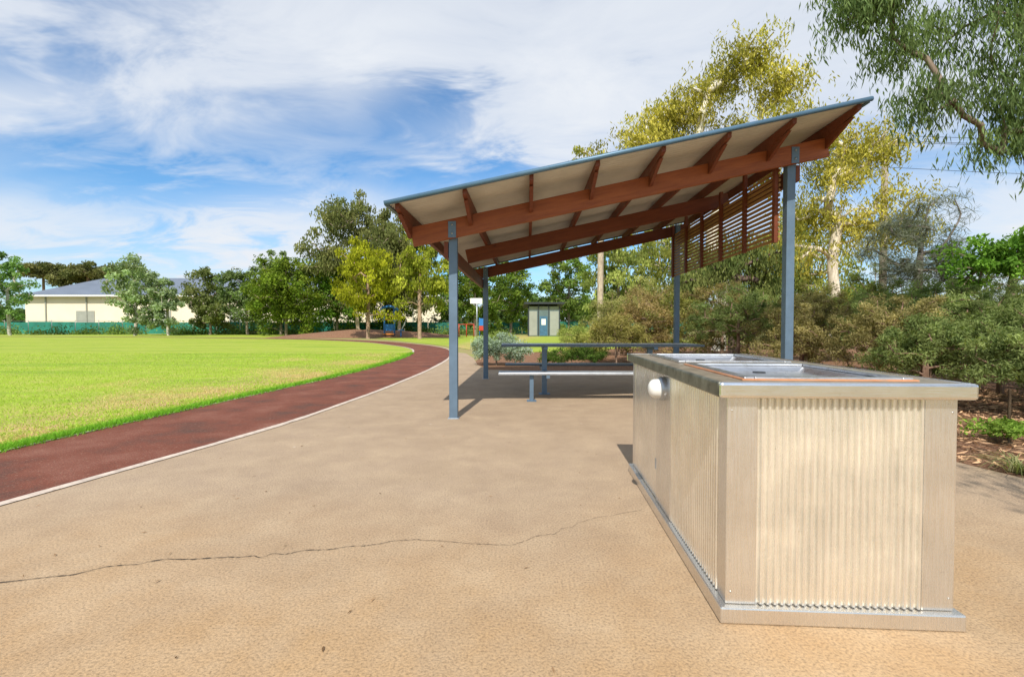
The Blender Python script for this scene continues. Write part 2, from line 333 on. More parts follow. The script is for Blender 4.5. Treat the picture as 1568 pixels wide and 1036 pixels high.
far=[ # name,X,D,H,w,z0,ca,cb,bark,K,per
('poplar_tree',-64.4,62,10.6,5.6,.6,(.10,.19,.05),(.19,.28,.10),(.5,.48,.42),60,90),
('silver_poplar_tree',-46.8,60,10.2,6.6,.3,(.17,.23,.10),(.29,.35,.19),(.55,.52,.45),100,90),
('silver_poplar_tree',-43.0,60.5,7.4,4.0,.3,(.17,.23,.11),(.29,.35,.20),(.55,.52,.45),50,80),
('olive_tree',-41.2,66,9.0,7.6,.6,(.09,.12,.035),(.19,.20,.08),(.3,.25,.2),90,90),
('acacia_tree',-36.0,66,9.4,7.0,.2,(.10,.15,.05),(.18,.23,.09),(.3,.25,.2),90,90),
('acacia_tree',-32.0,67,11.3,7.8,.2,(.09,.14,.05),(.18,.22,.09),(.3,.25,.2),110,90),
('fig_tree',-28.0,60,9.8,9.4,.8,(.06,.11,.012),(.17,.21,.03),(.25,.2,.15),150,100),
('broadleaf_tree',-24.0,66,12.0,9.4,.4,(.08,.17,.02),(.17,.27,.04),(.3,.25,.2),130,95),
('tall_eucalyptus_tree',-20.2,64,18.9,12,3.0,(.085,.105,.035),(.18,.18,.065),(.45,.36,.28),230,105),
('tall_eucalyptus_tree',-15.4,66,17.0,9.5,2.5,(.09,.105,.035),(.18,.18,.06),(.45,.36,.28),160,105),
('young_eucalyptus_tree',-13.4,45,8.9,6.2,2.0,(.15,.17,.012),(.32,.32,.025),(.40,.28,.2),85,105),
('young_eucalyptus_tree',-8.4,44,9.7,6.0,2.8,(.14,.17,.02),(.29,.30,.04),(.42,.3,.22),72,105),
('broadleaf_tree',-18.5,71,9.5,10,.2,(.06,.12,.02),(.13,.19,.04),(.3,.25,.2),90,90),
('broadleaf_tree',-8.0,74,11.5,10,.2,(.06,.12,.02),(.13,.19,.04),(.3,.25,.2),110,90),
('broadleaf_tree',-4.4,58,9.4,6.5,1.2,(.06,.11,.02),(.15,.19,.03),(.3,.25,.2),80,90),
('broadleaf_tree',-.2,68,10.8,8,.8,(.07,.13,.02),(.17,.22,.04),(.3,.25,.2),90,90),
('broadleaf_tree',8.4,72,13.0,9,.8,(.08,.14,.03),(.18,.23,.05),(.3,.25,.2),100,90),
('weeping_acacia_tree',7.8,36,7.8,5.2,.4,(.15,.19,.05),(.28,.30,.09),(.42,.32,.24),110,110),
('eucalyptus_tree',6.0,33,13.8,5.0,6.5,(.17,.18,.03),(.34,.31,.06),(.55,.46,.36),50,100),
('eucalyptus_tree',13.5,40,10,8,1.0,(.11,.14,.03),(.24,.24,.06),(.5,.42,.33),110,110),
('eucalyptus_tree',22,36,10,8,1.0,(.11,.14,.03),(.24,.24,.06),(.5,.42,.33),110,110),
]
for i,(nm,X,D,H,w,z0,ca,cb,bk,K,per) in enumerate(far):
    dr=.7 if ('weeping' in nm or 'eucal' in nm) else .25
    sc=D/60
    tree(nm,(X,D,0),crown(w,z0,H,10,i+3,1.15),K,per,w*.09+.12,.32*sc+.03,.16*sc+.02,ca,cb,bk,dr,.12+.007*H,seed=100+i,sides=5,tip=.03,shell=.4,gain=1.35)
for i,(X,D,H,w) in enumerate([(-117,121,17.0,9.5),(-105,120,16.6,9),(-97.5,121,16.3,10),(-111,122,15.2,9)]):
    tree('stone_pine_tree',(X,D,0),[(dx*w,dy*w,H-2.0+dz,w*.25,w*.25,1.7) for dx,dy,dz in((0,0,.8),(-.28,0,0),(.28,.05,.1),(.1,.25,.3),(-.1,-.25,-.4))],80,120,1.2,.5,.3,(.075,.09,.03),(.18,.17,.07),(.3,.2,.14),.1,.3,seed=50+i,flat=.7,sides=5,tip=.05)
ca,cb=(.18,.18,.03),(.42,.36,.075)
big=[(-3.6,0,9.3,1.2,1.2,.9),(-2.6,.5,10.6,1.2,1.3,.9),(-4.2,-.3,8.0,.8,.8,.6),(-1.4,.2,11.3,1.1,1.2,.9),(.2,.4,12.6,1.2,1.2,1.0),(1.4,0,13.6,1.4,1.2,1.0),(2.6,-.4,12.0,1.2,1.2,1.0),(.8,.6,10.2,1.2,1.2,.7),(-.9,.8,9.0,1.0,1.1,.7),(3.2,.5,10.2,1.0,1,.8),(2.2,1,8.6,1.1,1,.7),(-2.6,0,8.2,.9,.9,.6)]
tree('large_eucalyptus_tree',(9.6,22.5,0),big,160,168,.52,.22,.06,ca,cb,(.86,.80,.68),.5,.30,trunk=[(0,0,-.1),(.2,0,2.5),(-.3,.1,5),(.1,0,7.0),(.3,0,9.0)],seed=11,strand=12,tip=.034,flat=.7)
big2=[(0,0,7.6,1.1,1.2,.9),(1.4,.2,8.6,1.1,1.2,.9),(2.3,0,6.8,1.1,1.2,.9),(-1.0,.5,6.0,1.2,1.3,.8),(.8,.2,5.4,1.2,1.2,.8),(-.6,0,9.6,.9,.9,.7),(2.9,.3,5.2,.9,.9,.8),(-2,0,4.4,1.3,1,.8),(-2.0,0,10.0,.8,.8,.6)]
tree('large_eucalyptus_tree',(13.6,20.5,0),big2,115,168,.52,.20,.055,ca,cb,(.76,.68,.54),.5,.22,trunk=[(0,0,-.1),(.1,0,2),(0,.1,4),(.3,0,6.2)],seed=12,strand=12,tip=.03)
tree('dark_eucalyptus_tree',(8.0,17.5,0),[(-.4,0,3.2,1.0,1,.7),(.9,0,3.4,1.0,1,.7),(1.6,.3,2.5,.9,.9,.7),(.3,.5,4.0,1.1,1,.5),(-1.5,0,2.8,.8,.8,.6)],70,170,.42,.17,.05,(.07,.10,.03),(.18,.19,.06),(.18,.13,.11),.6,.2,seed=13,strand=10,tip=.018)
tree('sheoak_tree',(11.3,13.6,0),[(0,0,3.9,.8,.8,.7),(.6,0,4.4,.6,.6,.5),(-.7,0,3.4,.7,.7,.7),(.9,0,3.2,.7,.7,.6),(0,0,2.7,1.2,1,.6)],70,150,.38,.24,.013,(.085,.10,.075),(.17,.18,.13),(.24,.21,.19),.15,.10,seed=14,tip=.014)
tree('broadleaf_tree',(12.6,12.4,0),[(0,0,3.0,.9,.9,.7),(.8,0,3.5,.7,.7,.5),(-.8,0,2.6,.8,.7,.6),(1.3,0,2.7,.8,.7,.6)],60,140,.34,.12,.06,(.06,.14,.02),(.15,.26,.04),(.25,.2,.15),.2,.09,seed=15,tip=.012)
dkA,dkB=(.045,.08,.025),(.125,.165,.055); brA,brB=(.15,.085,.04),(.32,.20,.11)
shr=[(5.9,12.6,2.4,1.4,0),(7.1,11.6,2.1,1.5,1),(6.0,10.0,1.75,1.0,1),(7.6,9.6,2.1,1.4,0),(9.2,10.6,2.4,1.5,0),(6.5,8.3,1.7,1.1,1),(8.1,8.0,1.8,1.2,0),(9.6,8.4,2.0,1.4,0),(5.9,6.9,1.35,.8,0),(7.1,6.6,1.55,1.0,0),(8.5,6.7,1.7,1.1,0),(6.3,5.75,1.25,.75,0),(7.3,5.2,1.4,.8,0),(8.7,5.4,1.5,1.0,1),(11.5,10.5,2.4,1.6,0)]
for i,(X,D,H,w,b) in enumerate(shr):
    lb=[(w*.5*math.cos(a),w*.45*math.sin(a),H*(.55+.16*math.sin(3*a+i)),w*.48,w*.45,H*.24) for a in np.arange(6)*1.05+i]+[(0,0,H*.74,w*.55,w*.5,H*.22)]
    mx=.45 if b else .10
    A=tuple((1-mx)*p+mx*q for p,q in zip(dkA,brA)); B=tuple((1-mx)*p+mx*q for p,q in zip(dkB,brB))
    tree('native_shrub',(X,D,0),lb,int(70*w+30),180,.16,.065,.014,A,B,(.30,.20,.15),.0,.05,seed=200+i,sides=4,tip=.008,shell=.4,step=.25,gain=2.1)
for i,(X,D,H,w,A,B) in enumerate([(3.1,14.4,1.7,1.0,(.12,.12,.03),(.26,.22,.08)),(4.2,15.2,2.5,1.2,(.15,.12,.05),(.30,.22,.10)),(5.3,15.5,2.4,1.2,(.10,.12,.03),(.22,.20,.06)),(4.1,18.5,2.8,1.4,(.14,.15,.05),(.27,.25,.10)),(3.0,21,1.3,1.0,(.13,.17,.04),(.26,.28,.08)),(6.3,14.5,2.5,1.3,(.08,.08,.03),(.20,.15,.06)),(7.4,15.2,2.4,1.4,(.06,.09,.02),(.15,.16,.05)),(9.8,15.5,2.8,1.6,(.06,.09,.02),(.2,.17,.06)),(12,16,3.2,1.8,(.06,.09,.02),(.15,.16,.05)),(6.2,21,3.4,1.8,(.14,.15,.05),(.27,.25,.10)),(14.5,15,3.4,2,(.06,.09,.02),(.15,.16,.05)),(-.6,27,.8,1.0,(.12,.16,.04),(.24,.28,.08)),(3.4,26,1.1,1.0,(.14,.17,.04),(.28,.28,.08)),(2.6,16.5,.9,.9,(.14,.17,.04),(.3,.28,.08))]):
    lb=[(w*.5*math.cos(a),w*.45*math.sin(a),H*(.5+.18*math.sin(3*a+i)),w*.45,w*.45,H*.27) for a in np.arange(6)*1.05+i]+[(0,0,H*.76,w*.45,w*.45,H*.22)]
    tree('dry_shrub',(X,D,0),lb,int(45*w+25),140,.24,.10,.02,A,B,(.28,.20,.15),.0,.05,seed=300+i,sides=4,tip=.009,shell=.45,step=.3,gain=1.8)
tree('silver_saltbush',(-.45,13.9,0),[(0,0,.55,.65,.6,.45),(.5,0,.4,.5,.5,.35),(-.4,.1,.45,.5,.5,.4)],70,150,.16,.06,.028,(.20,.26,.19),(.38,.45,.36),(.3,.25,.2),0,.03,seed=400,sides=4,tip=.006)
tree('groundcover_shrub',(1.75,14.2,0),[(0,0,.3,.75,.6,.25),(-.6,0,.22,.5,.5,.2),(.6,0,.25,.5,.5,.2)],60,150,.15,.06,.02,(.04,.08,.015),(.10,.15,.03),(.2,.15,.1),0,.02,seed=401,sides=4,tip=.006)
tree('groundcover_shrub',(5.75,4.35,0),[(0,0,.14,.3,.25,.1),(.35,0,.12,.25,.2,.1)],30,80,.09,.05,.03,(.10,.22,.02),(.22,.38,.05),(.2,.15,.1),0,.012,seed=402,sides=4,tip=.004)
tree('groundcover_shrub',(4.75,4.6,0),[(0,0,.12,.3,.25,.1)],16,80,.09,.05,.025,(.12,.20,.03),(.22,.32,.06),(.2,.15,.1),0,.012,seed=403,sides=4,tip=.004)
def tussock(name,x,y,n,Lm,seed,ca,cb):
    r=np.random.default_rng(seed); V=[];F=[];Cc=[]
    for k in range(n):
        a=r.random()*6.283; L=Lm*(.6+.6*r.random()); o=np.array([math.cos(a),math.sin(a),0]); s=np.array([-o[1],o[0],0])*.005
        b=r.normal(0,.03,3)*[1,1,0]; c=np.array(ca)+(np.array(cb)-np.array(ca))*r.random(); i0=len(V); sp=.5+.6*r.random()
        for j in range(5):
            t=j/4; p=b+o*L*sp*t+np.array([0,0,L*(1.3*t-1.15*t*t)*.8+.002]); ww=s*(1-t*.9); V+=[p-ww,p+ww]; Cc+=[c,c]
        F+=[(i0+2*j,i0+2*j+1,i0+2*j+3,i0+2*j+2) for j in range(4)]
    ob=quadmesh(name,np.array(V),np.array(F),None,np.array(Cc),[M['leaf']]); ob.location=(x,y,0)
tussock('grass_tussock',3.82,3.62,90,.34,1,(.18,.24,.08),(.42,.40,.2)); tussock('grass_tussock',4.2,3.35,80,.3,2,(.18,.26,.08),(.40,.42,.2)); tussock('grass_tussock',4.9,5.4,70,.3,3,(.16,.2,.06),(.42,.36,.18))
ov=[(-3.9,-.1,5.75,.5,.5,.35),(-3.3,0,5.2,.5,.5,.4),(-2.4,.2,5.5,.6,.6,.4),(-1.8,0,4.75,.6,.5,.45),(-2.9,.1,4.45,.5,.4,.4),(-1.2,0,5.4,.7,.6,.45),(-1.5,.1,3.9,.55,.5,.4),(-.8,.2,4.3,.7,.6,.5),(-.6,0,3.3,.6,.5,.4),(-2.15,0,6.2,.9,.6,.4),(-.9,.2,6.2,1.2,.7,.5),(.5,0,5,1.2,1,1.0),(-3.4,.3,6.5,.7,.5,.4)]
tree('overhanging_eucalyptus_tree',(8.9,7.0,0),ov,185,247,.23,.13,.021,(.055,.09,.035),(.16,.21,.08),(.24,.19,.15),.6,.10,trunk=[(0,0,-.1),(.3,.1,2),(.4,0,3.4),(.3,0,4.6)],seed=21,strand=13,tip=.006,step=.4,gain=1.55)
tree('eucalyptus_tree',(6.0,-2.6,0),[(-3.0,1.2,4.9,.7,.7,.45),(-2.0,1.5,5.3,.9,.8,.5),(.4,.6,5.2,1.2,1,.7),(-1.0,-.4,6.2,1.2,1,.6)],60,200,.30,.13,.02,(.05,.085,.035),(.13,.17,.075),(.4,.34,.28),.7,.15,seed=22,strand=10,tip=.008)
R=np.random.default_rng(77)
n=50000; x=R.uniform(-160,190,n); hm=6.5+2.2*np.sin(x*.09)+1.6*np.sin(x*.23+1)+1.0*np.sin(x*.61); hm=np.where(x<-85,hm*.6,hm)
z=hm*R.random(n)**.8; y=142+R.normal(0,3,n)
C=np.stack([x*1.2,y,z*1.25],1)+R.normal(0,.3,(n,3)); V,F=leafquads(C,unit(R.normal(size=(n,3))),1.1+.6*R.random(n),.8+.4*R.random(n))
cc=np.array([.08,.13,.04])*(.6+.9*R.random((n,1)))*(1+.3*np.sin(x*.4))[:,None]
quadmesh('distant_trees',V,F,None,np.repeat(cc,4,0),[M['leaf']])
n=16000; bx=R.uniform(-84,20,70); bh=R.uniform(.5,1.7,70); ii=R.integers(0,70,n)
C=np.stack([bx[ii]+R.normal(0,.8,n),68.5+R.normal(0,.5,n),np.abs(R.normal(0,.45,n))*bh[ii]],1)
V,F=leafquads(C,unit(R.normal(size=(n,3))),.2+.2*R.random(n),.1+.1*R.random(n))
cc=(np.array([.14,.2,.05])*R.uniform(.6,1.8,(70,1)))[ii]*(.7+.6*R.random((n,1)))
quadmesh('fence_line_bushes',V,F,None,np.repeat(cc,4,0),[M['leaf']])
def edgeX(yy): return np.interp(yy,outer[:,1][:70],outer[:,0][:70])
n=110000; yy=3.3+ (R.random(n)**1.6)*17; dx=R.random(n)**2.4*(2.5+yy*.9); xx=edgeX(yy)-.02-dx+R.normal(0,.035,n)
B=np.stack([xx,yy,np.full(n,-.004)],1); edge=np.exp(-dx/.2)
h=(.009+.015*R.random(n))*(1+2.0*edge); lean=R.normal(0,.6,(n,2))*h[:,None]
wv=unit(np.stack([R.normal(size=n),R.normal(size=n),np.zeros(n)],1))*(.0022+.0004*yy)[:,None]
top=B+np.stack([lean[:,0],lean[:,1],h],1)
V=np.stack([B-wv,B+wv,top+wv*.25,top-wv*.25],1).reshape(-1,3); F=np.arange(4*n).reshape(n,4)
pt=(np.sin(xx*2.1+1.3*np.sin(yy*1.1))+np.sin(yy*1.7+xx)+R.normal(0,.6,n))
dry=((pt>.5)&(dx>.25)&(dx<4)).astype(float)*.9
g=np.array([.39,.54,.07])*(1-edge[:,None]*np.array([.5,.2,.4])); cc=g*(1-dry[:,None])+np.array([.64,.48,.24])*dry[:,None]; cc=cc*(.65+.7*R.random((n,1)))
quadmesh('grass_blades',V,F,None,np.repeat(cc,4,0),[M['leaf']])
n=9000; xx=R.uniform(3.6,8.5,n); yy=R.uniform(2.4,8.5,n); k=(xx>np.interp(yy,[2.4,3,3.5,4,4.6,5.6,7,9],[5.6,4.3,3.72,3.6,3.75,4.15,4.35,4.3]))|(R.random(n)<.02)
xx=xx[k];yy=yy[k];n=len(xx); C=np.stack([xx,yy,.006+.02*R.random(n)],1); ax=R.normal(size=(n,3)); ax[:,2]*=.25
V,F=leafquads(C,unit(ax),.05+.07*R.random(n),.010+.014*R.random(n)); V[:,2]=np.maximum(V[:,2],.0045)
cc=np.array([.52,.32,.18])*(.3+1.3*R.random((n,1)))+R.random((n,1))*np.array([.05,.04,.03])
quadmesh('leaf_litter',V,F,None,np.repeat(cc,4,0),[M['litter']])
n=520; C=np.stack([R.uniform(-3,6,n),R.uniform(1.2,11,n),np.full(n,.007)],1); ax=R.normal(size=(n,3)); ax[:,2]=0
V,F=leafquads(C,unit(ax),.015+.03*R.random(n),.004+.006*R.random(n)); V[:,2]=.0045+.004*R.random(len(V))
cc=np.array([.28,.17,.09])*(.4+1.2*R.random((n,1)))
quadmesh('fallen_leaves',V,F,None,np.repeat(cc,4,0),[M['litter']])
# ------------------------------------------------------------------ shelter
O=Vector((-.70,5.80,0)); U=Vector((1,.03,0)); Vv=Vector((.033,1,0)); SL=.222
def P(u,v,z): 
    p=O+U*u+Vv*v; return (p.x,p.y,z)
def bz(u): return 2.36+SL*u
sh=empty('picnic_shelter')
WU,WV=4.07,4.42
for nm,u,v in(('post_1',0,0),('post_2',WU,0),('post_3',0,WV),('post_4',WU,WV)):
    p=P(u,v,0); w=.05
    box(nm,p[0]-w,p[0]+w,p[1]-w,p[1]+w,0.0,bz(u)-.02,M['post'],sh,.006)
    box(nm+'_base',p[0]-.065,p[0]+.065,p[1]-.065,p[1]+.065,0.001,.010,M['galv'],sh,.002)
    box(nm+'_cap',p[0]-w+.008,p[0]+w-.008,p[1]-w+.008,p[1]+w-.008,bz(u)-.018,bz(u)+.0,M['galv'],sh)
    for sgn in (-1,1):
        y=p[1]+sgn*(w+.006) - (.065 if sgn<0 and v==0 else 0); box(nm+'_plate',p[0]-.045,p[0]+.045,y-.006,y+.003,bz(u)-.22,bz(u)-.03,M['post'],sh)
        for zz_ in (.07,.17): tube(nm+'_bolt',[(p[0],y-.016,bz(u)-zz_),(p[0],y-.004,bz(u)-zz_)],.012,M['galv'],sh,6)
BH=.22
for nm,v,e0,e1 in(('front_beam',-.085,-.47,.40),('middle_beam',2.05,-.1,.1),('back_beam',WV+.085,-.35,.3)):
    u0,u1=e0,WU+e1
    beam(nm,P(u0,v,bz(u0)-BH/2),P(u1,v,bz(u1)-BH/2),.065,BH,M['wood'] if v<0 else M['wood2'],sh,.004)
for nm,u in(('side_beam_1',-.08),('side_beam_2',WU+.085)):
    beam(nm,P(u,-.04,bz(u)-.33),P(u,WV+.05,bz(u)-.33),.05,.19,M['wood2'],sh,.004)
us=[-.48+i*(WU+.86)/7 for i in range(8)]; vf,vb=-.72,WV+.72
for i,u in enumerate(us):
    z=bz(u)+.004; hgt=.13; t=.022
    V=[];
    for s in (-t,t):
        zz=z+s*SL
        V+= [P(u+s,vf+.03,zz+.075),P(u+s,-.25,zz),P(u+s,vb-.3,zz),P(u+s,vb-.03,zz+.075),P(u+s,vb-.03,zz+hgt),P(u+s,vf+.03,zz+hgt)]
    F=[(0,1,2,3,4,5)[::-1],(6,7,8,9,10,11)]+[(k,(k+1)%6,6+(k+1)%6,6+k) for k in range(6)]
    meshobj('rafter_%d'%i,V,F,M['wood2'],sh)
    V=[]
    for s in (-t*.9,t*.9):
        zz=z-.004+s*SL; V+=[P(u+s,-.60,zz+.04),P(u+s,-.125,zz-.13),P(u+s,-.125,zz+.02)]
    meshobj('rafter_gusset_%d'%i,V,[(0,1,2)[::-1],(3,4,5),(0,1,4,3),(1,2,5,4),(2,0,3,5)],M['wood2'],sh)
nv=420; V=[];F=[]; ul=[-.57,WU/2,WU+.45]
for j in range(nv+1):
    v=vf+(vb-vf)*j/nv; dz=.009*math.sin(2*math.pi*(v-vf)/.076)
    for u in ul: V.append(P(u,v,bz(u)+.146+dz))
for j in range(nv):
    for k in range(2): a=j*3+k; F.append((a,a+1,a+4,a+3))
ob=meshobj('roof_sheet',V,F,M['sheet'],sh,True)
u0,u1=-.60,WU+.48
tube('front_capping',[P(u0,vf-.02,bz(u0)+.15),P(u1,vf-.02,bz(u1)+.15)],.026,M['capping'],sh,10)
beam('back_capping',P(u0,vb,bz(u0)+.15),P(u1,vb,bz(u1)+.15),.05,.06,M['capping'],sh)
for nm,u in(('end_capping_1',-.58),('end_capping_2',WU+.46)):
    beam(nm,P(u,vf+.01,bz(u)+.15),P(u,vb-.03,bz(u)+.15),.04,.05,M['capping'],sh)
us_=WU-.085
for i in range(15):
    z=2.15+i*.060
    beam('screen_slat_%d'%i,P(us_,.06,z+.03),P(us_,WV-.06,z+.03),.018,.034,M['slat'],sh)
for i in range(6):
    v=.10+i*(WV-.2)/5; p=P(us_-.035,v,0)
    box('screen_batten_%d'%i,p[0]-.022,p[0]+.022,p[1]-.03,p[1]+.03,2.14,bz(us_)-.02,M['wood2'],sh)
# ------------------------------------------------------------------ picnic table
pt=empty('picnic_table',(0,0,0))
def plank(nm,x0,x1,y0,y1,z0,z1,mat): return box(nm,x0,x1,y0,y1,z0,z1,mat,pt,.006)
for i in range(5):
    plank('top_slat_%d'%i,-.17,3.0,7.52+i*.15,7.655+i*.15,.785,.82,M['darkalu'] if i==0 else M['alu'])
for i in range(2): plank('seat_slat_%d'%i,-.20,2.75,7.05+i*.15,7.19+i*.15,.395,.43,M['alu'])
for i in range(2): plank('rear_seat_slat_%d'%i,-.12,2.9,8.62+i*.15,8.76+i*.15,.40,.435,M['darkalu'])
for k,x in enumerate((.53,2.25)):
    box('leg_%d'%k,x-.04,x+.04,7.86,7.94,.0,.74,M['post'],pt,.004)
    box('foot_plate_%d'%k,x-.09,x+.09,7.81,7.99,.001,.012,M['post'],pt)
    box('top_bearer_%d'%k,x-.03,x+.03,7.54,8.24,.742,.783,M['post'],pt)
    box('seat_arm_%d'%k,x-.025,x+.025,7.06,7.858,.345,.393,M['post'],pt)
    box('seat_arm_rear_%d'%k,x-.025,x+.025,7.942,8.88,.345,.398,M['post'],pt)
    x2=x-.24
    box('bench_leg_%d'%k,x2-.03,x2+.03,7.12,7.18,.0,.393,M['post'],pt,.004)
    box('bench_foot_%d'%k,x2-.07,x2+.07,7.07,7.23,.001,.010,M['post'],pt)
# ------------------------------------------------------------------ barbecue
W,L=.865,1.90
bq=empty('barbecue_bench',(.772,1.765,0),math.radians(-3.5))
def bb(nm,a0,a1,b0,b1,z0,z1,mat,bw=0): return box(nm,a0,a1,b0,b1,z0,z1,mat,bq,bw)
bb('plinth',0,W,0,L,.001,.062,M['flash'],.006)
i0=.026
bb('core',i0+.012,W-i0-.012,i0+.012,L-i0-.012,.05,.84,M['flash'])
cw=.112
def corner(nm,a0,a1,b0,b1): bb(nm,a0,a1,b0,b1,.063,.843,M['flash'],.004)
corner('corner_flashing_1',i0,i0+cw,i0,i0+.085); corner('corner_flashing_2',W-i0-cw,W-i0,i0,i0+.085)
corner('corner_flashing_3',i0,i0+cw,L-i0-.085,L-i0); corner('corner_flashing_4',W-i0-cw,W-i0,L-i0-.085,L-i0)
def corr(nm,p0,p1,z0,z1,nrm,period,amp,mat):
    p0=Vector(p0);p1=Vector(p1);n=Vector(nrm); Ln=(p1-p0).length; cnt=max(1,round(Ln/period)); pts=[]; V=[];F=[]
    prof=[(0,0),(.36,0),(.44,.7),(.52,1),(.80,1),(.90,.7),(1,0)]
    for c in range(cnt):
        for t,h in prof[:-1]: pts.append(((c+t)/cnt,h))
    pts.append((1,0))
    for t,h in pts:
        q=p0.lerp(p1,t)+n*amp*h; V+=[(q.x,q.y,z0),(q.x,q.y,z1)]
    for k in range(len(pts)-1): F.append((2*k,2*k+2,2*k+3,2*k+1))
    return meshobj(nm,V,F,mat,bq,False)
corr('front_corrugated_panel',(i0+cw,i0+.010,0),(W-i0-cw,i0+.010,0),.066,.84,(0,-1,0),.0255,.012,M['rib'])
corr('back_corrugated_panel',(i0+cw,L-i0-.006,0),(W-i0-cw,L-i0-.006,0),.066,.84,(0,1,0),.0262,.009,M['rib'])
corr('right_corrugated_panel',(W-i0-.006,i0+.085,0),(W-i0-.006,L-i0-.085,0),.066,.84,(1,0,0),.0262,.009,M['rib'])
corr('left_corrugated_panel',(i0+.008,i0+.085,0),(i0+.008,.80,0),.066,.84,(-1,0,0),.0262,.010,M['rib'])
bb('left_control_panel',i0-.004,i0+.02,.802,1.12,.066,.842,M['flash'],.003)
bb('left_access_door',i0+.001,i0+.02,1.124,L-i0-.087,.066,.842,M['rib'],.003)
for z in (.25,.68): bb('hinge',i0-.006,i0+.0,1.115,1.135,z,z+.06,M['galv'])
for zr in (.11,.79):
    for a in (i0+.018,W-i0-.018):
        tube('rivet',[(a,i0-.0015,zr),(a,i0+.002,zr)],.0035,M['flash'],bq,8)
def dome(nm,cx,cy,cz,r,prof,mat):
    V=[];F=[];n=24
    for (h,rr) in prof:
        for k in range(n):
            t=2*math.pi*k/n; V.append((cx-h,cy+math.cos(t)*rr*r,cz+math.sin(t)*rr*r))
    for i in range(len(prof)-1):
        for k in range(n): F.append((i*n+k,i*n+(k+1)%n,(i+1)*n+(k+1)%n,(i+1)*n+k))
    F.append(tuple((len(prof)-1)*n+k for k in range(n))); return meshobj(nm,V,F,mat,bq,True)
dome('button_bezel',i0-.004,.93,.755,.066,[(0,1),(.022,1),(.028,.94),(.028,.5)],M['galv'])
dome('button_dome',i0-.03,.93,.755,.054,[(0,1),(.03,.97),(.045,.86),(.055,.65),(.061,.4),(.063,.12)],M['white'])
bb('button_clip',i0-.03,i0-.0045,.985,1.02,.70,.775,M['dark'],.004)
zt=.895; e=.014
A0,A1,B0,B1=-e+.0225,W+e-.0225,-e+.0225,L+e-.0225
o1=(.15,.70,.13,.80); o2=(.15,.70,1.02,1.70)
bb('deck_left',A0,o1[0],B0,B1,zt-.05,zt,M['deck']); bb('deck_right',o1[1],A1,B0,B1,zt-.05,zt,M['deck'])
bb('deck_front',o1[0],o1[1],B0,o1[2],zt-.05,zt,M['deck']); bb('deck_middle',o1[0],o1[1],o1[3],o2[2],zt-.05,zt,M['deck'])
bb('deck_back',o1[0],o1[1],o2[3],B1,zt-.05,zt,M['deck'])
bb('rim_front',-e,W+e,-e,-e+.022,zt-.055,zt+.003,M['rim'],.010); bb('rim_back',-e,W+e,L+e-.022,L+e,zt-.055,zt+.003,M['rim'],.008)
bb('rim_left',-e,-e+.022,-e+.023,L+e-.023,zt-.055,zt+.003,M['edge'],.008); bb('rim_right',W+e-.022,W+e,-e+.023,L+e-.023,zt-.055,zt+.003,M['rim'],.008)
for k,(a0,a1,b0,b1) in enumerate((o1,o2)):
    fl=.035
    bb('cooktop_flange_%d'%k,a0-fl,a0+.004,b0-fl,b1+fl,zt+.001,zt+.012,M['tray'],.003); bb('cooktop_flange_r_%d'%k,a1-.004,a1+fl,b0-fl,b1+fl,zt+.001,zt+.012,M['tray'],.003)
    bb('cooktop_flange_f_%d'%k,a0+.005,a1-.005,b0-fl,b0+.004,zt+.001,zt+.012,M['tray'],.003); bb('cooktop_flange_b_%d'%k,a0+.005,a1-.005,b1-.004,b1+fl,zt+.001,zt+.012,M['tray'],.003)
    s=.05; V=[(a0,b0,zt),(a1,b0,zt),(a1,b1,zt),(a0,b1,zt),(a0+s,b0+s,zt-.025),(a1-s,b0+s,zt-.025),(a1-s,b1-s,zt-.025),(a0+s,b1-s,zt-.025)]
    meshobj('cooktop_tray_%d'%k,V,[(0,1,5,4),(1,2,6,5),(2,3,7,6),(3,0,4,7),(4,5,6,7)],M['tray'],bq)
    cx,cy=(a0+a1)/2,b1-.12
    tube('drain_%d'%k,[(cx,cy,zt-.024),(cx,cy,zt-.020)],.03,M['dark'],bq,16)
    if k==0:
        g=.010; f2=fl+.002
        bb('seal_l',a0-f2-g,a0-f2,b0-f2-g,b1+f2+g,zt+.001,zt+.006,M['orange']); bb('seal_r',a1+f2,a1+f2+g,b0-f2-g,b1+f2+g,zt+.001,zt+.006,M['orange'])
        bb('seal_f',a0-f2,a1+f2,b0-f2-g,b0-f2,zt+.001,zt+.006,M['orange']); bb('seal_b',a0-f2,a1+f2,b1+f2,b1+f2+g,zt+.001,zt+.006,M['orange'])
# ------------------------------------------------------------------ background structures
wh=empty('warehouse')
X0,X1,Y0,Y1=-95.5,-14,95,135
box('walls',X0,X1,Y0,Y1,0,7.2,M['cream'],wh)
V=[(X0-1,Y0-1,7.1),(X1,Y0-1,7.1),(X1,(Y0+Y1)/2,12.6),(X0-1,(Y0+Y1)/2,12.6),(X0-1,Y1+1,7.1),(X1,Y1+1,7.1)]
meshobj('roof',V,[(0,1,2,3),(3,2,5,4),(0,3,4),(1,5,2)],M['roofgrey'],wh)
box('gutter',X0-1.1,X1,Y0-1.25,Y0-1.02,6.95,7.25,M['white'],wh)
for i in range(10):
    x=X0+4+i*8; box('downpipe_%d'%i,x,x+.2,Y0-.2,Y0-.02,0,7.0,M['panellight'],wh)
for i in range(3): tube('roof_vent_%d'%i,[(X0+9+i*20,Y0+14,10.5),(X0+9+i*20,Y0+14,12.6)],.5,M['roofgrey'],wh,10)
for i in range(5):
    x=X0+10+i*15; box('door_%d'%i,x,x+3.6,Y0-.08,Y0-.02,0,4.2,M['panellight'],wh)
fn=empty('green_fence')
x=-100
k=0
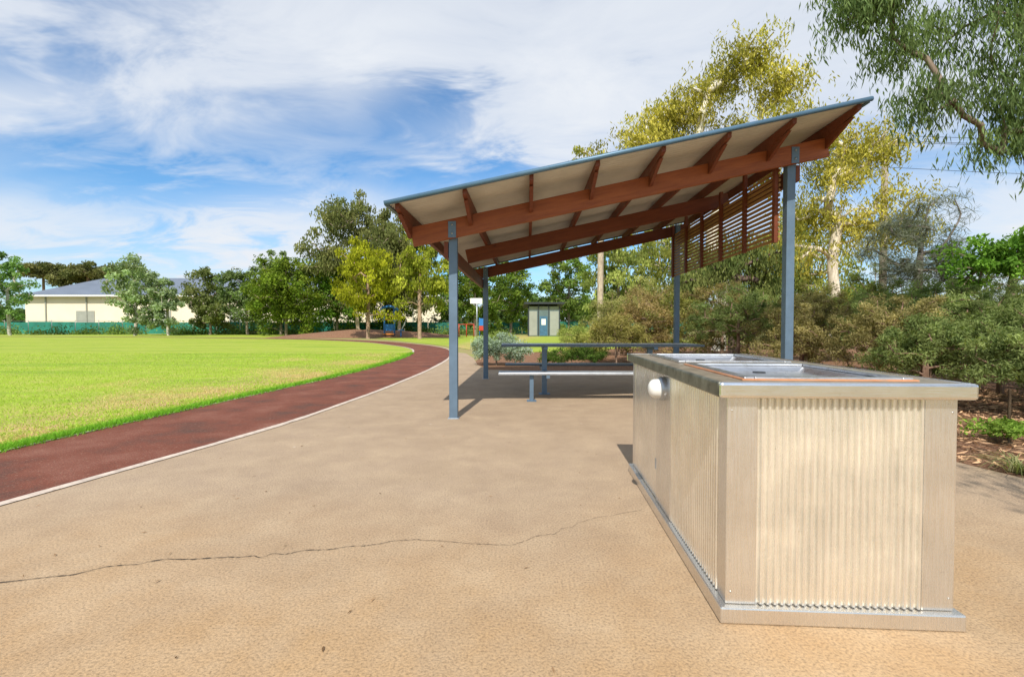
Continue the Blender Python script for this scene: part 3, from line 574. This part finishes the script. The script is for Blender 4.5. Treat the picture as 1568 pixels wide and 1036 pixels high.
while x<24:
    zt_=1.80+.06*math.sin(k*1.7); box('panel_%d'%k,x+.06,x+3.44,71.99,72.02,.05,zt_,M['fence'],fn); tube('post_%d'%k,[(x+3.5,72,0),(x+3.5,72,2.1)],.035,M['fencepost'],fn,6)
    x+=3.5;k+=1
tube('top_rail',[(-100,72,1.98),(24,72,1.98)],.025,M['fencepost'],fn,6)
tb=empty('toilet_block')
x0,x1,y0,y1=1.9,5.5,56,59.2
box('walls',x0,x1,y0,y1,0,3.0,M['panel'],tb)
V=[(x0-.5,y0-.6,3.7),(x1+.5,y0-.6,3.7),(x1+.5,y1+.4,3.4),(x0-.5,y1+.4,3.4)]; V+=[(a,b,c+.22) for a,b,c in V]
meshobj('roof',V,[(0,3,2,1),(4,5,6,7),(0,1,5,4),(1,2,6,5),(2,3,7,6),(3,0,4,7)],M['dark'],tb)
box('clerestory',x0+.1,x1-.1,y0+.05,y1-.1,3.001,3.45,M['panellight'],tb)
box('panel_left',x0+.1,x0+1.0,y0-.05,y0-.004,.1,2.9,M['panellight'],tb); box('door',x0+1.3,x0+2.2,y0-.06,y0-.004,.05,2.3,M['bluedoor'],tb)
box('sign_panel',x0+1.5,x0+2.0,y0-.09,y0-.065,1.3,2.0,M['white'],tb); box('panel_right',x0+2.5,x1-.1,y0-.05,y0-.004,.1,2.9,M['panellight'],tb)
for i,xx in enumerate((x0-.04,x0+1.1,x0+2.3,x1-.06)): box('stud_%d'%i,xx,xx+.1,y0-.12,y0-.07,0,3.6,M['dark'],tb)
ex=empty('exercise_station',(-12.3,48.5,.15)); ex.scale=(1.1,1.1,1.1)
for dx in(-.45,.45): tube('upright',[(dx,0,-.4),(dx,0,2.5)],.08,M['blue'],ex)
tube('hood',[(-.8,0,2.35),(-.5,0,2.62),(0,0,2.72),(.5,0,2.62),(.8,0,2.35)],.11,M['blue'],ex)
tube('grip_bar',[(-.45,0,1.5),(.45,0,1.5)],.05,M['orangep'],ex); box('backboard',-.36,.36,-.04,0,.5,1.1,M['blue'],ex); box('step',-.5,.5,-.5,-.05,.15,.25,M['orangep'],ex)
tube('seat_post',[(1.1,-.2,-.3),(1.1,-.2,.5)],.06,M['blue'],ex); box('seat',.85,1.35,-.45,.05,.5,.58,M['blue'],ex); tube('lever',[(1.1,-.1,.5),(1.5,-.2,1.3)],.04,M['white'],ex)
ss=empty('park_sign',(-2.9,40,0)); tube('pole',[(0,0,0),(0,0,3.4)],.05,M['galv'],ss); box('board',-.55,.45,-.05,-.02,3.0,3.45,M['white'],ss,.01); tube('brace',[(-.4,-.01,3.05),(0,0,2.7)],.02,M['galv'],ss)
ns=empty('notice_sign',(-2.6,44,0)); 
for dx in(-.35,.35): tube('leg',[(dx,0,0),(dx,0,1.9)],.04,M['blue'],ns)
box('board',-.4,.4,-.06,-.042,1.2,1.85,M['blue'],ns,.01); box('header',-.4,.4,-.06,-.042,.75,1.18,M['red'],ns,.01)
gs=empty('oval_gate',(-5.3,52,0))
for dx in(-1.2,-.4,.4,1.2): tube('bar',[(dx,0,0),(dx,0,1.4)],.05,M['red'],gs)
tube('rail',[(-1.2,0,1.35),(1.2,0,1.35)],.04,M['red'],gs)
pl=empty('power_line')
tube('pole',[(19.5,25.5,0),(19.5,25.5,11.0)],[.20,.15],M['pole'],pl,10); box('crossarm',18.4,20.6,25.32,25.42,10.5,10.66,M['pole'],pl)
for i,(dx,z0) in enumerate(((-1,10.75),(0,11.05),(1,10.75),(0,9.4))):
    pts=[]
    for k in range(17):
        t=k/16; pts.append((19.5+dx+26*t,25.4-9*t,z0-1.3*t-1.1*math.sin(math.pi*t)))
    tube('wire_%d'%i,pts,.012,M['cable'],pl,5)
# ------------------------------------------------------------------ sky, sun, camera
w=bpy.data.worlds.new('World'); S.world=w; w.use_nodes=True; nt=w.node_tree; nt.nodes.clear()
try: w.cycles.sampling_method='MANUAL'; w.cycles.sample_map_resolution=256
except Exception as ex_: pass
o=nt.nodes.new('ShaderNodeOutputWorld'); bg=nt.nodes.new('ShaderNodeBackground'); sk=nt.nodes.new('ShaderNodeTexSky')
sk.sky_type='NISHITA'; sk.sun_disc=False; sk.sun_elevation=math.radians(46.5); sk.sun_rotation=math.radians(187); sk.dust_density=.5; sk.air_density=1.0; sk.ozone_density=2.0
t=nt.nodes.new('ShaderNodeTexCoord'); sx=nt.nodes.new('ShaderNodeSeparateXYZ'); nt.links.new(t.outputs['Generated'],sx.inputs[0])
zz=mth(nt,'ADD',mth(nt,'MAXIMUM',sx.outputs[2],0.0),.22)
cx=mth(nt,'DIVIDE',sx.outputs[0],zz); cy=mth(nt,'DIVIDE',sx.outputs[1],zz)
cb_=nt.nodes.new('ShaderNodeCombineXYZ'); nt.links.new(cx,cb_.inputs[0]); nt.links.new(cy,cb_.inputs[1])
mp=nt.nodes.new('ShaderNodeMapping'); mp.inputs['Rotation'].default_value=(0,0,math.radians(25)); mp.inputs['Scale'].default_value=(.7,1.1,1); mp.inputs['Location'].default_value=(4.1,1.7,0); nt.links.new(cb_.outputs[0],mp.inputs[0])
n1=noise(nt,.8,3,.55,mp.outputs[0],.5); n2=noise(nt,3.2,5,.62,mp.outputs[0],.6)
c=mth(nt,'ADD',mth(nt,'MULTIPLY',n1,.58),mth(nt,'MULTIPLY',n2,.42))
az=mth(nt,'ARCTAN2',sx.outputs[0],sx.outputs[1]); el=mth(nt,'ARCSINE',sx.outputs[2])
azw=mth(nt,'ADD',az,mth(nt,'MULTIPLY_ADD',n2,.6,-.30)); elw=mth(nt,'ADD',el,mth(nt,'MULTIPLY_ADD',n2,.26,-.13))
bias=None
for (a,e_,ra,re,amp) in ((-.62,.235,.26,.05,-.16),(-.80,.37,.12,.05,-.10),(-.21,.405,.10,.05,-.15),(-.12,.295,.22,.04,-.13),(-.46,.10,.40,.035,-.09),
    (-.34,.54,.28,.08,.07),(.25,.46,.28,.10,.05),(-.50,.175,.20,.03,.11)):
    q1=mth(nt,'POWER',mth(nt,'DIVIDE',mth(nt,'SUBTRACT',azw,a),ra),2); q2=mth(nt,'POWER',mth(nt,'DIVIDE',mth(nt,'SUBTRACT',elw,e_),re),2)
    g=mth(nt,'MULTIPLY',mth(nt,'EXPONENT',mth(nt,'MULTIPLY',mth(nt,'ADD',q1,q2),-1)),amp)
    bias=g if bias is None else mth(nt,'ADD',bias,g)
c=mth(nt,'ADD',c,bias)
mask=ramp(nt,c,[(.31,(.04,.04,.04)),(.44,(.38,.38,.38)),(.55,(.82,.82,.82)),(.68,(1,1,1))])
skc=mixc(nt,1.0,sk.outputs[0],(.75,1.32,1.66),'MULTIPLY')
fin=mixc(nt,mask,skc,(8.3,8.7,9.3))
nt.links.new(fin,bg.inputs[0]); bg.inputs[1].default_value=.10; nt.links.new(bg.outputs[0],o.inputs[0])
sl=bpy.data.lights.new('sun','SUN'); sl.energy=4.9; sl.angle=math.radians(.5); sl.color=(1,.945,.86)
so=link(bpy.data.objects.new('sun',sl)); so.rotation_euler=Vector((.12,.94,-1)).to_track_quat('-Z','Y').to_euler(); so.location=(0,-10,20)
cam=bpy.data.cameras.new('camera'); cam.lens=17.0; cam.sensor_width=36; cam.clip_end=4000; cam.clip_start=.05
co=link(bpy.data.objects.new('camera',cam)); co.location=(0,0,1.1); co.rotation_euler=(math.radians(90-1.39),0,0); S.camera=co
S.view_settings.view_transform='Standard'; S.view_settings.look='None'; S.view_settings.exposure=0
